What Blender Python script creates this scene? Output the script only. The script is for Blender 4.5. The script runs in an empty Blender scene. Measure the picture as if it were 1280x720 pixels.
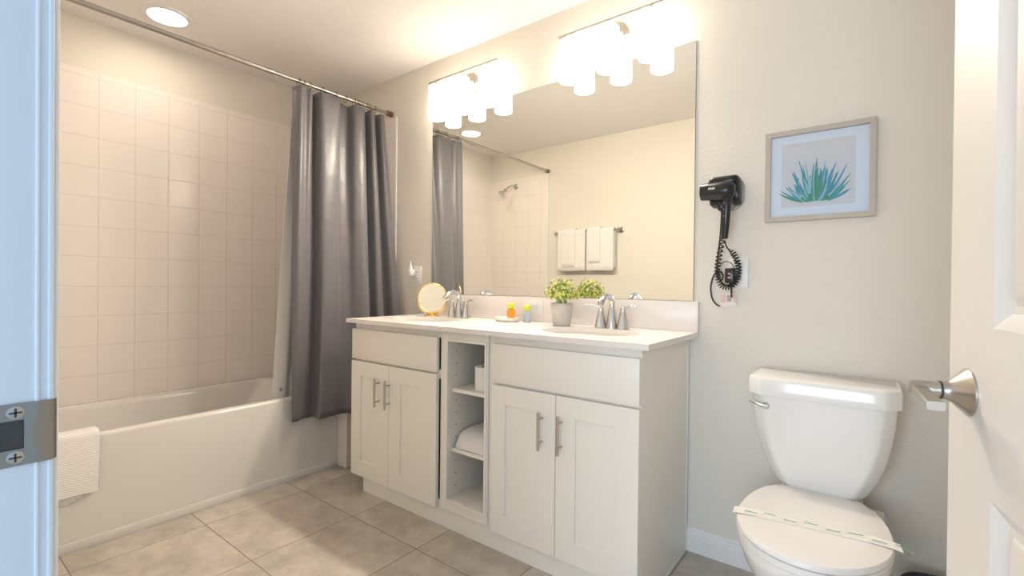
import bpy, bmesh, math, random
from mathutils import Vector, Matrix
from math import sin, cos, pi, radians

S = bpy.context.scene
C = S.collection
random.seed(7)

# ------------------------------------------------------------------ camera, world, lights, exposure
cam_d = bpy.data.cameras.new('camera'); cam = bpy.data.objects.new('camera', cam_d); C.objects.link(cam)
cam_d.sensor_width = 36; cam_d.lens = 16.657; cam_d.clip_start = 0.01
CAMP = Vector((0.5639, -2.0023, 1.0846)); YAW, PITCH, ROLL = 0.6517, -0.0063, 0.0101
f_ = Vector((-sin(YAW)*cos(PITCH), cos(YAW)*cos(PITCH), sin(PITCH)))
r_ = Vector((cos(YAW), sin(YAW), 0)); u_ = r_.cross(f_)
r2 = cos(ROLL)*r_ + sin(ROLL)*u_; u2 = -sin(ROLL)*r_ + cos(ROLL)*u_
M3 = Matrix((r2, u2, -f_)).transposed()
cam.matrix_world = Matrix.Translation(CAMP) @ M3.to_4x4()
S.camera = cam

LAMP_L = 8.0          # radiance of the vanity shades
CAN_L = 45.0
BULB_W = 15.0          # light leaving the open bottom of each shade, watts
LAMP_C = (1.0, 0.87, 0.71)
W = bpy.data.worlds.new('hall_daylight'); S.world = W; W.use_nodes = True
bg = W.node_tree.nodes['Background']; bg.inputs[0].default_value = (0.46, 0.71, 1.0, 1); bg.inputs[1].default_value = 1.0
hw_d = bpy.data.lights.new('hall_fill', 'AREA'); hw_d.shape = 'RECTANGLE'; hw_d.size = 1.6; hw_d.size_y = 1.2; hw_d.energy = 40; hw_d.color = (0.88, 0.94, 1.0)  # fill light added behind the camera, standing in for daylight from the hall
hw = bpy.data.objects.new('hall_fill', hw_d); C.objects.link(hw); hw.location = (0.35, -4.1, 1.05); hw.rotation_euler = (radians(90), 0, 0)
S.view_settings.view_transform = 'Standard'; S.view_settings.look = 'None'
S.view_settings.exposure = 0.3; S.view_settings.gamma = 1; S.view_settings.use_curve_mapping = False

# ------------------------------------------------------------------ materials
def mat(name, col, rough=0.5, metal=0, spec=0.5, coat=0, sheen=0, bump=None, var=None, trans=0, ior=1.45, emit=None, estr=0):
    m = bpy.data.materials.new(name); m.use_nodes = True
    nt = m.node_tree; b = nt.nodes['Principled BSDF']
    b.inputs['Base Color'].default_value = (*col, 1); b.inputs['Roughness'].default_value = rough
    b.inputs['Metallic'].default_value = metal; b.inputs['Specular IOR Level'].default_value = spec
    b.inputs['Coat Weight'].default_value = coat; b.inputs['Coat Roughness'].default_value = 0.08
    b.inputs['Sheen Weight'].default_value = sheen; b.inputs['Transmission Weight'].default_value = trans
    b.inputs['IOR'].default_value = ior
    if emit: b.inputs['Emission Color'].default_value = (*emit, 1); b.inputs['Emission Strength'].default_value = estr
    tc = nt.nodes.new('ShaderNodeTexCoord')
    if var:                                   # (scale, second colour)
        n = nt.nodes.new('ShaderNodeTexNoise'); n.inputs['Scale'].default_value = var[0]; n.inputs['Detail'].default_value = 4
        mx = nt.nodes.new('ShaderNodeMix'); mx.data_type = 'RGBA'
        mx.inputs[6].default_value = (*col, 1); mx.inputs[7].default_value = (*var[1], 1)
        nt.links.new(tc.outputs['Object'], n.inputs['Vector']); nt.links.new(n.outputs['Fac'], mx.inputs[0])
        nt.links.new(mx.outputs[2], b.inputs['Base Color'])
    if bump:                                  # (scale, strength, distance)
        n = nt.nodes.new('ShaderNodeTexNoise'); n.inputs['Scale'].default_value = bump[0]; n.inputs['Detail'].default_value = 3
        bp = nt.nodes.new('ShaderNodeBump'); bp.inputs['Strength'].default_value = bump[1]; bp.inputs['Distance'].default_value = bump[2]
        nt.links.new(tc.outputs['Object'], n.inputs['Vector']); nt.links.new(n.outputs['Fac'], bp.inputs['Height'])
        nt.links.new(bp.outputs['Normal'], b.inputs['Normal'])
    return m

def grid_mat(name, axes, size, phase, tile, tile2, grout, rough, gw, nscale, bumpd=0.001, bumpn=None, rot=False):
    """tiles of size (a, b) on the plane spanned by the two axes, joints through phase"""
    m = bpy.data.materials.new(name); m.use_nodes = True
    nt = m.node_tree; b = nt.nodes['Principled BSDF']; L = nt.links.new; N = nt.nodes.new
    tc = N('ShaderNodeTexCoord'); sp = N('ShaderNodeSeparateXYZ'); L(tc.outputs['Object'], sp.inputs[0])
    ds = []; cells = []
    for k in range(2):
        a = N('ShaderNodeMath'); a.operation = 'SUBTRACT'; L(sp.outputs[axes[k]], a.inputs[0]); a.inputs[1].default_value = phase[k]
        d = N('ShaderNodeMath'); d.operation = 'DIVIDE'; L(a.outputs[0], d.inputs[0]); d.inputs[1].default_value = size[k]
        fr = N('ShaderNodeMath'); fr.operation = 'FRACT'; L(d.outputs[0], fr.inputs[0])
        fl = N('ShaderNodeMath'); fl.operation = 'FLOOR'; L(d.outputs[0], fl.inputs[0]); cells.append(fl)
        pp = N('ShaderNodeMath'); pp.operation = 'PINGPONG'; L(fr.outputs[0], pp.inputs[0]); pp.inputs[1].default_value = 0.5
        mu = N('ShaderNodeMath'); mu.operation = 'MULTIPLY'; L(pp.outputs[0], mu.inputs[0]); mu.inputs[1].default_value = size[k]; ds.append(mu)
    mn = N('ShaderNodeMath'); mn.operation = 'MINIMUM'; L(ds[0].outputs[0], mn.inputs[0]); L(ds[1].outputs[0], mn.inputs[1])
    mr = N('ShaderNodeMapRange'); mr.inputs['From Min'].default_value = gw*0.5; mr.inputs['From Max'].default_value = gw*0.5+0.0012
    L(mn.outputs[0], mr.inputs['Value'])
    # per tile offset of the stone pattern
    cb = N('ShaderNodeCombineXYZ'); L(cells[0].outputs[0], cb.inputs[0]); L(cells[1].outputs[0], cb.inputs[1])
    wn = N('ShaderNodeTexWhiteNoise'); L(cb.outputs[0], wn.inputs['Vector'])
    vm = N('ShaderNodeVectorMath'); vm.operation = 'MULTIPLY_ADD'; L(wn.outputs['Color'], vm.inputs[0]); vm.inputs[1].default_value = (7, 7, 7); L(tc.outputs['Object'], vm.inputs[2])
    n = N('ShaderNodeTexNoise'); n.inputs['Scale'].default_value = nscale; n.inputs['Detail'].default_value = 8; n.inputs['Roughness'].default_value = 0.70; L(vm.outputs[0], n.inputs['Vector'])
    cr = N('ShaderNodeMapRange'); cr.inputs['From Min'].default_value = 0.38; cr.inputs['From Max'].default_value = 0.64; L(n.outputs['Fac'], cr.inputs['Value'])
    mx = N('ShaderNodeMix'); mx.data_type = 'RGBA'; L(cr.outputs[0], mx.inputs[0]); mx.inputs[6].default_value = (*tile, 1); mx.inputs[7].default_value = (*tile2, 1)
    mg = N('ShaderNodeMix'); mg.data_type = 'RGBA'; L(mr.outputs[0], mg.inputs[0]); mg.inputs[6].default_value = (*grout, 1); L(mx.outputs[2], mg.inputs[7])
    L(mg.outputs[2], b.inputs['Base Color'])
    rr = N('ShaderNodeMapRange'); L(mr.outputs[0], rr.inputs['Value']); rr.inputs['To Min'].default_value = 0.8; rr.inputs['To Max'].default_value = rough
    L(rr.outputs[0], b.inputs['Roughness'])
    bp = N('ShaderNodeBump'); bp.inputs['Strength'].default_value = 0.8; bp.inputs['Distance'].default_value = bumpd; L(mr.outputs[0], bp.inputs['Height'])
    if bumpn:
        b2 = N('ShaderNodeBump'); b2.inputs['Strength'].default_value = bumpn; b2.inputs['Distance'].default_value = 0.001; L(n.outputs['Fac'], b2.inputs['Height']); L(bp.outputs[0], b2.inputs['Normal']); L(b2.outputs[0], b.inputs['Normal'])
    else: L(bp.outputs[0], b.inputs['Normal'])
    return m

WALLC = (0.76, 0.725, 0.66)
M_wall = mat('wall_paint', WALLC, 0.75, bump=(75, 0.55, 0.004))
M_ceil = mat('ceiling_paint', (0.86, 0.83, 0.81), 0.85, bump=(45, 0.5, 0.004))
M_trimw = mat('white_trim_paint', (0.80, 0.80, 0.80), 0.35)
M_cab = mat('cabinet_white', (0.86, 0.83, 0.775), 0.35)
M_cabin = mat('cabinet_interior', (0.85, 0.82, 0.76), 0.45)
M_hole = mat('dark_hole', (0.03, 0.025, 0.02), 0.8)
M_quartz = mat('white_quartz', (0.84, 0.80, 0.78), 0.24, var=(60, (0.80, 0.76, 0.74)))
M_porc = mat('porcelain', (0.84, 0.83, 0.81), 0.12, coat=0.4)
M_tub = mat('tub_enamel', (0.72, 0.70, 0.68), 0.16, coat=0.3)
M_seat = mat('seat_plastic', (0.84, 0.82, 0.80), 0.22)
M_chrome = mat('chrome', (0.68, 0.67, 0.66), 0.09, 1)
M_nickel = mat('satin_nickel', (0.50, 0.47, 0.43), 0.30, 1)
M_strike = mat('satin_nickel_plate', (0.32, 0.29, 0.25), 0.34, 1)
M_rod = mat('rod_steel', (0.50, 0.47, 0.44), 0.25, 1)
M_bronze = mat('dark_ring_metal', (0.22, 0.17, 0.12), 0.35, 1)
M_gold = mat('gold_metal', (0.85, 0.62, 0.28), 0.22, 1)
M_mirror = mat('mirror_silver', (0.93, 0.94, 0.90), 0.0, 1)
M_mirredge = mat('mirror_edge', (0.35, 0.36, 0.33), 0.2, 0.6)
M_shade = mat('lit_frosted_glass', (0.9, 0.9, 0.88), 0.4, emit=LAMP_C, estr=LAMP_L)
M_can = mat('lit_can_lens', (0.9, 0.9, 0.88), 0.4, emit=(1.0, 0.85, 0.68), estr=CAN_L)
M_black = mat('black_plastic', (0.018, 0.018, 0.02), 0.22)
M_blackm = mat('black_cord', (0.015, 0.015, 0.016), 0.4)
M_grayp = mat('silver_plastic', (0.42, 0.42, 0.43), 0.25, 0.6)
M_plate = mat('white_plastic', (0.82, 0.82, 0.82), 0.3)
M_slot = mat('slot_dark', (0.05, 0.05, 0.05), 0.6)
M_towel = mat('white_terry', (0.84, 0.82, 0.80), 0.95, sheen=0.3, bump=(350, 0.9, 0.003))
M_galv = mat('grey_ceramic_pot', (0.45, 0.44, 0.42), 0.45, 0.35, var=(30, (0.60, 0.59, 0.57)))
M_leaf1 = mat('leaf_green', (0.20, 0.36, 0.05), 0.5)
M_leaf2 = mat('leaf_yellow_green', (0.60, 0.62, 0.08), 0.5)
M_leaf3 = mat('blossom_cream', (0.80, 0.76, 0.30), 0.5)
M_soil = mat('dark_moss', (0.06, 0.07, 0.03), 0.9)
M_orange = mat('orange_shampoo', (0.90, 0.33, 0.02), 0.15, coat=0.5)
M_lime = mat('lime_cap', (0.68, 0.78, 0.06), 0.3)
M_clear = mat('pale_blue_bottle', (0.62, 0.74, 0.86), 0.08, trans=0.5)
M_soap = mat('white_dish', (0.85, 0.83, 0.80), 0.25)
M_frame = mat('grey_wash_wood', (0.45, 0.41, 0.37), 0.5, var=(40, (0.52, 0.48, 0.44)))
M_matb = mat('picture_mat', (0.80, 0.85, 0.92), 0.7)
M_print = mat('print_paper', (0.74, 0.73, 0.73), 0.7)
M_art = [mat('art_'+n, c, 0.7) for n, c in (('teal', (0.10, 0.40, 0.42)), ('green', (0.10, 0.36, 0.20)), ('blue', (0.12, 0.36, 0.55)), ('pale', (0.38, 0.62, 0.68)), ('tip', (0.10, 0.10, 0.22)))]
M_tag = mat('paper_tag', (0.86, 0.80, 0.78), 0.7)
M_pink = mat('tag_red_print', (0.80, 0.45, 0.42), 0.7)
M_tagg = mat('tag_grey_print', (0.45, 0.40, 0.42), 0.7)
M_greenp = mat('green_print', (0.06, 0.42, 0.30), 0.6)
M_palep = mat('pale_print', (0.78, 0.75, 0.71), 0.6)
M_pinkp = mat('pink_print', (0.85, 0.62, 0.58), 0.6)
M_paper = mat('tissue_paper', (0.88, 0.87, 0.84), 0.9)
M_door = mat('door_paint', (0.73, 0.70, 0.66), 0.38, bump=(140, 0.12, 0.001))
M_jamb = mat('jamb_daylit_paint', (0.68, 0.76, 0.84), 0.4, bump=(60, 0.15, 0.001))  # white paint; the blue of the hall daylight is mixed into its colour
M_bin = mat('dark_bin', (0.05, 0.045, 0.05), 0.35)
M_liner = mat('white_liner', (0.80, 0.77, 0.74), 0.6)
M_floor = grid_mat('stone_floor_tile', (0, 1), (0.4405, 0.4515), (-1.3515, -0.6975), (0.57, 0.52, 0.455), (0.40, 0.36, 0.315), (0.25, 0.21, 0.17), 0.38, 0.0028, 7.5, bumpn=0.3)
TC = ((0.86, 0.80, 0.765), (0.87, 0.81, 0.775), (0.75, 0.67, 0.62))
M_tileL = grid_mat('wall_tile_left', (1, 2), (0.1553, 0.1545), (-0.567, 0.4375), TC[0], TC[1], TC[2], 0.2, 0.0028, 5)
M_tileB = grid_mat('wall_tile_end', (0, 2), (0.1553, 0.1545), (-2.679, 0.4375), TC[0], TC[1], TC[2], 0.2, 0.0028, 5)

def curtain_mat():
    m = mat('grey_satin_curtain', (0.148, 0.142, 0.156), 0.38, sheen=0.25)
    nt = m.node_tree; b = nt.nodes['Principled BSDF']; N = nt.nodes.new; L = nt.links.new
    tc = N('ShaderNodeTexCoord'); sp = N('ShaderNodeSeparateXYZ'); L(tc.outputs['Object'], sp.inputs[0])
    n = N('ShaderNodeTexNoise'); n.inputs['Scale'].default_value = 5; L(tc.outputs['Object'], n.inputs['Vector'])
    a = N('ShaderNodeMath'); a.operation = 'MULTIPLY_ADD'; L(n.outputs['Fac'], a.inputs[0]); a.inputs[1].default_value = 0.12; L(sp.outputs[2], a.inputs[2])
    d = N('ShaderNodeMath'); d.operation = 'DIVIDE'; L(a.outputs[0], d.inputs[0]); d.inputs[1].default_value = 0.24
    fr = N('ShaderNodeMath'); fr.operation = 'FRACT'; L(d.outputs[0], fr.inputs[0])
    mr = N('ShaderNodeMapRange'); L(fr.outputs[0], mr.inputs[0]); mr.inputs['From Max'].default_value = 0.07; mr.interpolation_type = 'SMOOTHSTEP'
    bp = N('ShaderNodeBump'); bp.inputs['Strength'].default_value = 0.18; bp.inputs['Distance'].default_value = 0.004; L(mr.outputs[0], bp.inputs['Height'])
    n2 = N('ShaderNodeTexNoise'); n2.inputs['Scale'].default_value = 14; L(tc.outputs['Object'], n2.inputs['Vector'])
    b2 = N('ShaderNodeBump'); b2.inputs['Strength'].default_value = 0.35; b2.inputs['Distance'].default_value = 0.01; L(n2.outputs['Fac'], b2.inputs['Height']); L(bp.outputs[0], b2.inputs['Normal']); L(b2.outputs[0], b.inputs['Normal'])
    return m
M_curt = curtain_mat()

def ridge_towel():
    m = mat('ridged_white_terry', (0.86, 0.84, 0.82), 0.95, sheen=0.3)
    nt = m.node_tree; b = nt.nodes['Principled BSDF']; N = nt.nodes.new; L = nt.links.new
    tc = N('ShaderNodeTexCoord'); mp = N('ShaderNodeMapping'); mp.inputs['Rotation'].default_value = (radians(30), 0, 0); L(tc.outputs['Object'], mp.inputs[0])
    w = N('ShaderNodeTexWave'); w.bands_direction = 'Z'; w.inputs['Scale'].default_value = 38; w.inputs['Distortion'].default_value = 1.0; L(mp.outputs[0], w.inputs['Vector'])
    bp = N('ShaderNodeBump'); bp.inputs['Strength'].default_value = 0.4; bp.inputs['Distance'].default_value = 0.0025; L(w.outputs['Fac'], bp.inputs['Height']); L(bp.outputs[0], b.inputs['Normal'])
    return m
M_mat = ridge_towel()

def pane_mat():
    m = bpy.data.materials.new('picture_glass'); m.use_nodes = True; nt = m.node_tree; nt.nodes.clear(); N = nt.nodes.new; L = nt.links.new
    o = N('ShaderNodeOutputMaterial'); t = N('ShaderNodeBsdfTransparent'); g = N('ShaderNodeBsdfGlossy'); g.inputs['Roughness'].default_value = 0.02
    fr = N('ShaderNodeFresnel'); fr.inputs[0].default_value = 1.5; mx = N('ShaderNodeMixShader'); L(fr.outputs[0], mx.inputs[0]); L(t.outputs[0], mx.inputs[1]); L(g.outputs[0], mx.inputs[2]); L(mx.outputs[0], o.inputs[0])
    return m
M_pane = pane_mat()

# ------------------------------------------------------------------ mesh helpers
def merge(bm, tmp, mi=0):
    vm = {v: bm.verts.new(v.co) for v in tmp.verts}
    for f in tmp.faces:
        try: nf = bm.faces.new([vm[v] for v in f.verts]); nf.material_index = mi if mi else f.material_index
        except ValueError: pass
    tmp.free()
def box(bm, x0, x1, y0, y1, z0, z1, bev=0, seg=2, mi=0):
    t = bmesh.new(); bmesh.ops.create_cube(t, size=1)
    for v in t.verts: v.co = Vector(((x0+x1)/2+v.co.x*(x1-x0), (y0+y1)/2+v.co.y*(y1-y0), (z0+z1)/2+v.co.z*(z1-z0)))
    if bev: bmesh.ops.bevel(t, geom=t.edges[:], offset=bev, segments=seg, profile=0.5, affect='EDGES')
    merge(bm, t, mi); return bm
def loft(bm, rings, cap0=True, cap1=True, closed=True, mi=0):
    vs = [[bm.verts.new(p) for p in r] for r in rings]; n = len(vs[0])
    for a, b in zip(vs[:-1], vs[1:]):
        for i in range(n if closed else n-1):
            j = (i+1) % n; f = bm.faces.new((a[i], a[j], b[j], b[i])); f.material_index = mi
    if cap0: bm.faces.new(vs[0][::-1]).material_index = mi
    if cap1: bm.faces.new(vs[-1]).material_index = mi
    return bm
def frame_of(d):
    d = d.normalized(); a = Vector((0, 0, 1)) if abs(d.z) < 0.9 else Vector((1, 0, 0))
    u = d.cross(a).normalized(); return u, d.cross(u).normalized()
def lathe(bm, prof, c=(0, 0, 0), axis=(0, 0, 1), n=32, mi=0, cap0=True, cap1=True):
    """prof = [(radius, height along axis)]"""
    ax = Vector(axis).normalized(); u, v = frame_of(ax); c = Vector(c)
    rings = [[c+ax*h+(u*cos(2*pi*k/n)+v*sin(2*pi*k/n))*max(r, 1e-4) for k in range(n)] for r, h in prof]
    return loft(bm, rings, cap0, cap1, mi=mi)
def cyl(bm, a, b, r, n=20, mi=0, r1=None):
    a, b = Vector(a), Vector(b); return lathe(bm, [(r, 0), (r if r1 is None else r1, (b-a).length)], a, b-a, n, mi)
def tube(bm, pts, rad, n=10, mi=0, cap=True):
    pts = [Vector(p) for p in pts]; R = rad if isinstance(rad, (list, tuple)) else [rad]*len(pts)
    rings = []; up = None
    for i, p in enumerate(pts):
        d = (pts[min(i+1, len(pts)-1)]-pts[max(i-1, 0)]).normalized()
        if up is None: up, _ = frame_of(d)
        up = (up-d*up.dot(d)); up = up.normalized() if up.length > 1e-5 else frame_of(d)[0]
        w = d.cross(up)
        rings.append([p+(up*cos(2*pi*k/n)+w*sin(2*pi*k/n))*R[i] for k in range(n)])
    return loft(bm, rings, cap, cap, mi=mi)
def catmull(P, n=8):
    P = [Vector(p) for p in P]; out = []
    for i in range(len(P)-1):
        a = P[max(i-1, 0)]; b = P[i]; c = P[i+1]; d = P[min(i+2, len(P)-1)]
        for k in range(n):
            t = k/n; out.append(0.5*((2*b)+(c-a)*t+(2*a-5*b+4*c-d)*t*t+(3*b-a-3*c+d)*t**3))
    out.append(P[-1]); return out
def rrect(x0, x1, y0, y1, z, r, n=6):
    """rounded rectangle outline; r one radius or four (x1y1, x0y1, x0y0, x1y0)"""
    rs = r if isinstance(r, (list, tuple)) else [r]*4; pts = []
    for q, (cx, cy, sx, sy) in enumerate(((x1, y1, -1, -1), (x0, y1, 1, -1), (x0, y0, 1, 1), (x1, y0, -1, 1))):
        for k in range(n+1):
            a = (q+k/n)*pi/2; pts.append(Vector((cx+sx*rs[q]+cos(a)*rs[q], cy+sy*rs[q]+sin(a)*rs[q], z)))
    return pts

LOC = {}
def setp(o, label=None, cat=None, group=None, kind=None):
    if label: o['label'] = label
    if cat: o['category'] = cat
    if group: o['group'] = group
    if kind: o['kind'] = kind
    return o
def thing(name, label, cat, loc=(0, 0, 0), group=None, kind=None):
    o = bpy.data.objects.new(name, None); C.objects.link(o); o.location = loc; o.empty_display_size = 0.05
    LOC[o.name] = Vector(loc); return setp(o, label, cat, group, kind)
def obj(name, bm, m, parent=None, smooth=35, origin=None, label=None, kind=None, recalc=True):
    """one mesh object from a bmesh given in world coordinates"""
    if recalc: bmesh.ops.recalc_face_normals(bm, faces=bm.faces[:])
    off = Vector((0, 0, 0))
    if parent is not None: off = LOC[parent.name]
    elif origin is not None: off = Vector(origin)
    if off.length: bmesh.ops.translate(bm, verts=bm.verts[:], vec=-off)
    me = bpy.data.meshes.new(name); bm.to_mesh(me); bm.free()
    for mm in (m if isinstance(m, (list, tuple)) else [m]): me.materials.append(mm)
    if smooth: me.shade_smooth(); me.set_sharp_from_angle(angle=radians(smooth))
    o = bpy.data.objects.new(name, me); C.objects.link(o); LOC[o.name] = off
    if parent is not None: o.parent = parent
    elif origin is not None: o.location = origin
    if label: o['label'] = label
    if kind: o['kind'] = kind
    return o
def kids(o): return [c for c in list(S.objects) if c.parent == o]
def copy_tree(o, parent=None):
    ch = kids(o); c = o.copy(); C.objects.link(c)
    if parent is not None: c.parent = parent
    for k in ch: copy_tree(k, c)
    return c
B = bmesh.new

# ------------------------------------------------------------------ room shell
XL, XR, YF, ZC = -2.679, 0.95, -1.90, 2.436
def struct(name, bm, m, **k): return obj(name, bm, m, kind='structure', **k)
struct('floor', box(B(), XL-0.1, 2.6, -4.2, 0.1, -0.08, 0), M_floor, smooth=0)
struct('ceiling', box(B(), XL-0.1, XR+0.1, YF-0.1, 0.1, ZC, ZC+0.08), M_ceil, smooth=0)
struct('wall_back', box(B(), XL-0.1, XR+0.1, 0, 0.1, 0, ZC), M_wall, smooth=0)
struct('wall_left', box(B(), XL-0.1, XL, YF-0.1, 0, 0, ZC), M_wall, smooth=0)
struct('wall_right', box(B(), XR, XR+0.1, YF-0.1, 0, 0, ZC), M_wall, smooth=0)
JL, JR, DH = -0.09, 0.835, 2.05
b = B(); box(b, XL, JL-0.018, YF-0.1, YF, 0, ZC); box(b, JR+0.018, XR, YF-0.1, YF, 0, ZC); box(b, JL-0.018, JR+0.018, YF-0.1, YF, DH+0.018, ZC)
struct('wall_front', b, M_wall, smooth=0)
# tile surround, 8 mm proud of the paint
struct('trim_1', box(B(), XL, XL+0.008, YF, 0, 0.43, 2.172, 0.002), M_tileL, smooth=0)
b = B(); box(b, XL+0.008, -1.93, -0.008, 0, 0.0, 2.172); box(b, -1.93, -1.914, -0.010, 0, 0, 2.178, 0.003, mi=1)
struct('trim_2', b, [M_tileB, M_plate], smooth=0)
b = B(); box(b, XL+0.008, -1.98, YF, YF+0.008, 0.43, 2.172); box(b, -1.98, -1.965, YF, YF+0.010, 0.0, 2.178, 0.003, mi=1)
struct('trim_3', b, [M_tileB, M_plate], smooth=0)
# tiled ledge between the tub and the mirror wall
struct('trim_4', box(B(), XL+0.008, -1.879, -0.384, -0.008, 0, 0.452, 0.003), grid_mat('ledge_tile', (0, 2), (0.1553, 0.1545), (-1.879, 0.128), TC[0], TC[1], TC[2], 0.2, 0.0028, 5), smooth=0)
# baseboards with a stepped cap
def baseboard(axis, a0, a1, w, s):
    b = B()
    prof = [(0, 0), (0.014, 0), (0.014, 0.062), (0.011, 0.066), (0.011, 0.074), (0.007, 0.080), (0.007, 0.088), (0.003, 0.094), (0, 0.094)]
    r = [[Vector((t, w+s*d, z)) if axis == 'x' else Vector((w+s*d, t, z)) for d, z in prof] for t in (a0, a1)]
    return loft(b, r)
struct('baseboard_back', baseboard('x', -0.038, XR, 0, -1), M_trimw, smooth=0)
struct('baseboard_right', baseboard('y', -1.88, -0.014, XR, -1), M_trimw, smooth=0)
struct('baseboard_front', baseboard('x', -1.96, JL-0.08, YF, 1), M_trimw, smooth=0)
# door frame: jambs, head, stop and thin casing
fr = thing('trim_5', 'painted white door frame in the near wall', 'door frame', (JL, YF, 0), kind='structure')
b = B(); box(b, JL-0.018, JL, YF-0.115, YF-0.003, 0, DH, 0.002); box(b, JL, JL+0.0015, YF-0.0165, YF-0.0135, 0, DH, 0.0006); box(b, JL, JL+0.0012, YF-0.0075, YF-0.004, 0, DH, 0.0005)
obj('jamb', b, M_jamb, fr)
obj('jamb', box(B(), JR, JR+0.018, YF-0.115, YF+0.0, 0, DH, 0.002), M_jamb, fr)
obj('head', box(B(), JL-0.018, JR+0.018, YF-0.115, YF, DH, DH+0.018, 0.002), M_jamb, fr)
b = B(); box(b, JL-0.075, JL-0.02, YF, YF+0.004, 0, DH+0.06, 0.0015)
obj('casing', b, M_trimw, fr)
# strike plate with curled lip, latch hole and two screws
b = B(); zc = 0.936
pts = []
for y, dx in ((-1.972, 0), (-1.922, 0), (-1.917, 0.0015), (-1.907, 0.0016), (-1.9035, 0.0004), (-1.9005, -0.004)): pts.append((y, dx))
def plate_strip(z0, z1, P):
    loft(b, [[Vector((JL+0.0005+dx, y, z0)), Vector((JL+0.0022+dx, y, z0)), Vector((JL+0.0022+dx, y, z1)), Vector((JL+0.0005+dx, y, z1))] for y, dx in P])
plate_strip(zc-0.030, zc-0.014, pts); plate_strip(zc+0.014, zc+0.030, pts)
plate_strip(zc-0.014, zc+0.014, [(-1.972, 0), (-1.955, 0)]); plate_strip(zc-0.014, zc+0.014, [(-1.924, 0.0003)]+pts[2:])
pl = obj('strike_plate', b, M_strike, fr, label='brushed nickel strike plate')
obj('latch_hole', box(B(), JL, JL+0.0008, -1.956, -1.923, zc-0.0145, zc+0.0145), M_slot, pl, smooth=0)
for s in (-1, 1):
    b = B(); lathe(b, [(0.0062, 0), (0.0062, 0.0012), (0.0040, 0.0018)], (JL+0.002, -1.930, zc+s*0.0215), (1, 0, 0), 20)
    box(b, JL+0.0036, JL+0.0042, -1.9345, -1.9255, zc+s*0.0215-0.0008, zc+s*0.0215+0.0008, mi=1); box(b, JL+0.0036, JL+0.0042, -1.9308, -1.9292, zc+s*0.0215-0.0042, zc+s*0.0215+0.0042, mi=1)
    obj('screw', b, [M_nickel, M_slot], pl)

# ------------------------------------------------------------------ open door leaf
F = Vector((0.660, -1.0, 0)); DW = 0.876; TH = 0.035
hv = Vector((0.174, -0.985, 0)).normalized(); nv = Vector((-hv.y, hv.x, 0)); nv = -nv if nv.x > 0 else nv   # nv points into the room (-x)
def DP(s, z, o): return F+hv*s+nv*o+Vector((0, 0, z))
def dbox(b, s0, s1, z0, z1, o0, o1, bev=0, mi=0):
    t = B(); box(t, s0, s1, o0, o1, z0, z1, bev)
    for v in t.verts: v.co = DP(v.co.x, v.co.z, v.co.y)
    merge(b, t, mi)
door = thing('door_1', 'open white panelled door at the right', 'door', tuple(DP(DW, 0, 0)), kind='structure')
b = B()
Z0, Z1 = 0.012, 2.035
cols = [(0.150, DW/2-0.055), (DW/2+0.055, DW-0.150)]; rows = [(0.24, 0.815), (1.035, 1.55), (1.66, 1.92)]
dbox(b, 0, 0.150, Z0, Z1, -TH, 0); dbox(b, DW-0.150, DW, Z0, Z1, -TH, 0); dbox(b, cols[0][1], cols[1][0], Z0, Z1, -TH, 0)
for s0, s1 in cols:
    for z0, z1 in ((Z0, rows[0][0]), (rows[0][1], rows[1][0]), (rows[1][1], rows[2][0]), (rows[2][1], Z1)): dbox(b, s0, s1, z0, z1, -TH, 0)
obj('door_leaf', b, M_door, door, smooth=0)
for s0, s1 in cols:
    for z0, z1 in rows:
        b = B()
        for side in (0, 1):
            rings = []
            for ins, dep in ((0, 0), (0.004, -0.002), (0.012, -0.006), (0.020, -0.0115), (0.024, -0.012), (0.030, -0.012), (0.040, -0.006), (0.048, -0.004)):
                o = dep if side == 0 else -TH-dep
                rings.append([DP(s, z, o) for s, z in ((s0+ins, z0+ins), (s1-ins, z0+ins), (s1-ins, z1-ins), (s0+ins, z1-ins))])
            loft(b, rings, False, True)
        obj('door_panel', b, M_door, door, smooth=25)
# lever handle
hd = thing('door_handle', 'brushed nickel lever handle', None, (0, 0, 0)); del hd['label']; bpy.data.objects.remove(hd)
HS, HZ = 0.076, 0.939
b = B(); lathe(b, [(0.0335, 0), (0.0335, 0.003), (0.031, 0.005), (0.016, 0.020), (0.0125, 0.026), (0.0125, 0.030)], DP(HS, HZ, 0), nv, 40)
hobj = obj('door_handle', b, M_nickel, door, label='brushed nickel lever handle')
obj('collar', lathe(B(), [(0.0128, 0), (0.0128, 0.0025)], DP(HS, HZ, 0.0300), nv, 32), M_slot, hobj)
b = B(); lathe(b, [(0.0115, 0), (0.0118, 0.029), (0.0105, 0.033), (0.006, 0.035)], DP(HS, HZ, 0.0325), nv, 32)
t = B(); P = catmull([(HS, 0.052), (HS+0.02, 0.060), (HS+0.05, 0.060), (HS+0.082, 0.055)], 5)
rings = []
for i, p in enumerate(catmull([(0, 0.0, 0.0095), (0.02, 0.0, 0.0085), (0.055, 0.0, 0.007), (0.092, 0.0, 0.0058)], 5)):
    o = 0.0560+0.04*p.x
    rings.append([DP(HS+p.x, HZ-0.003-0.04*p.x+a*p.z, o+c*0.0078) for a, c in ((-1, -1), (-1, 1), (-.6, 1.25), (.6, 1.25), (1, 1), (1, -1), (.6, -1.25), (-.6, -1.25))])
loft(b, rings); t.free()
obj('lever', b, M_nickel, hobj)
for z in (0.25, 1.02, 1.80):
    b = B(); cyl(b, DP(DW+0.004, z-0.045, -0.002), DP(DW+0.004, z+0.045, -0.002), 0.007); dbox(b, DW-0.002, DW+0.002, z-0.045, z+0.045, -0.03, 0)
    obj('hinge', b, M_nickel, door)

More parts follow.
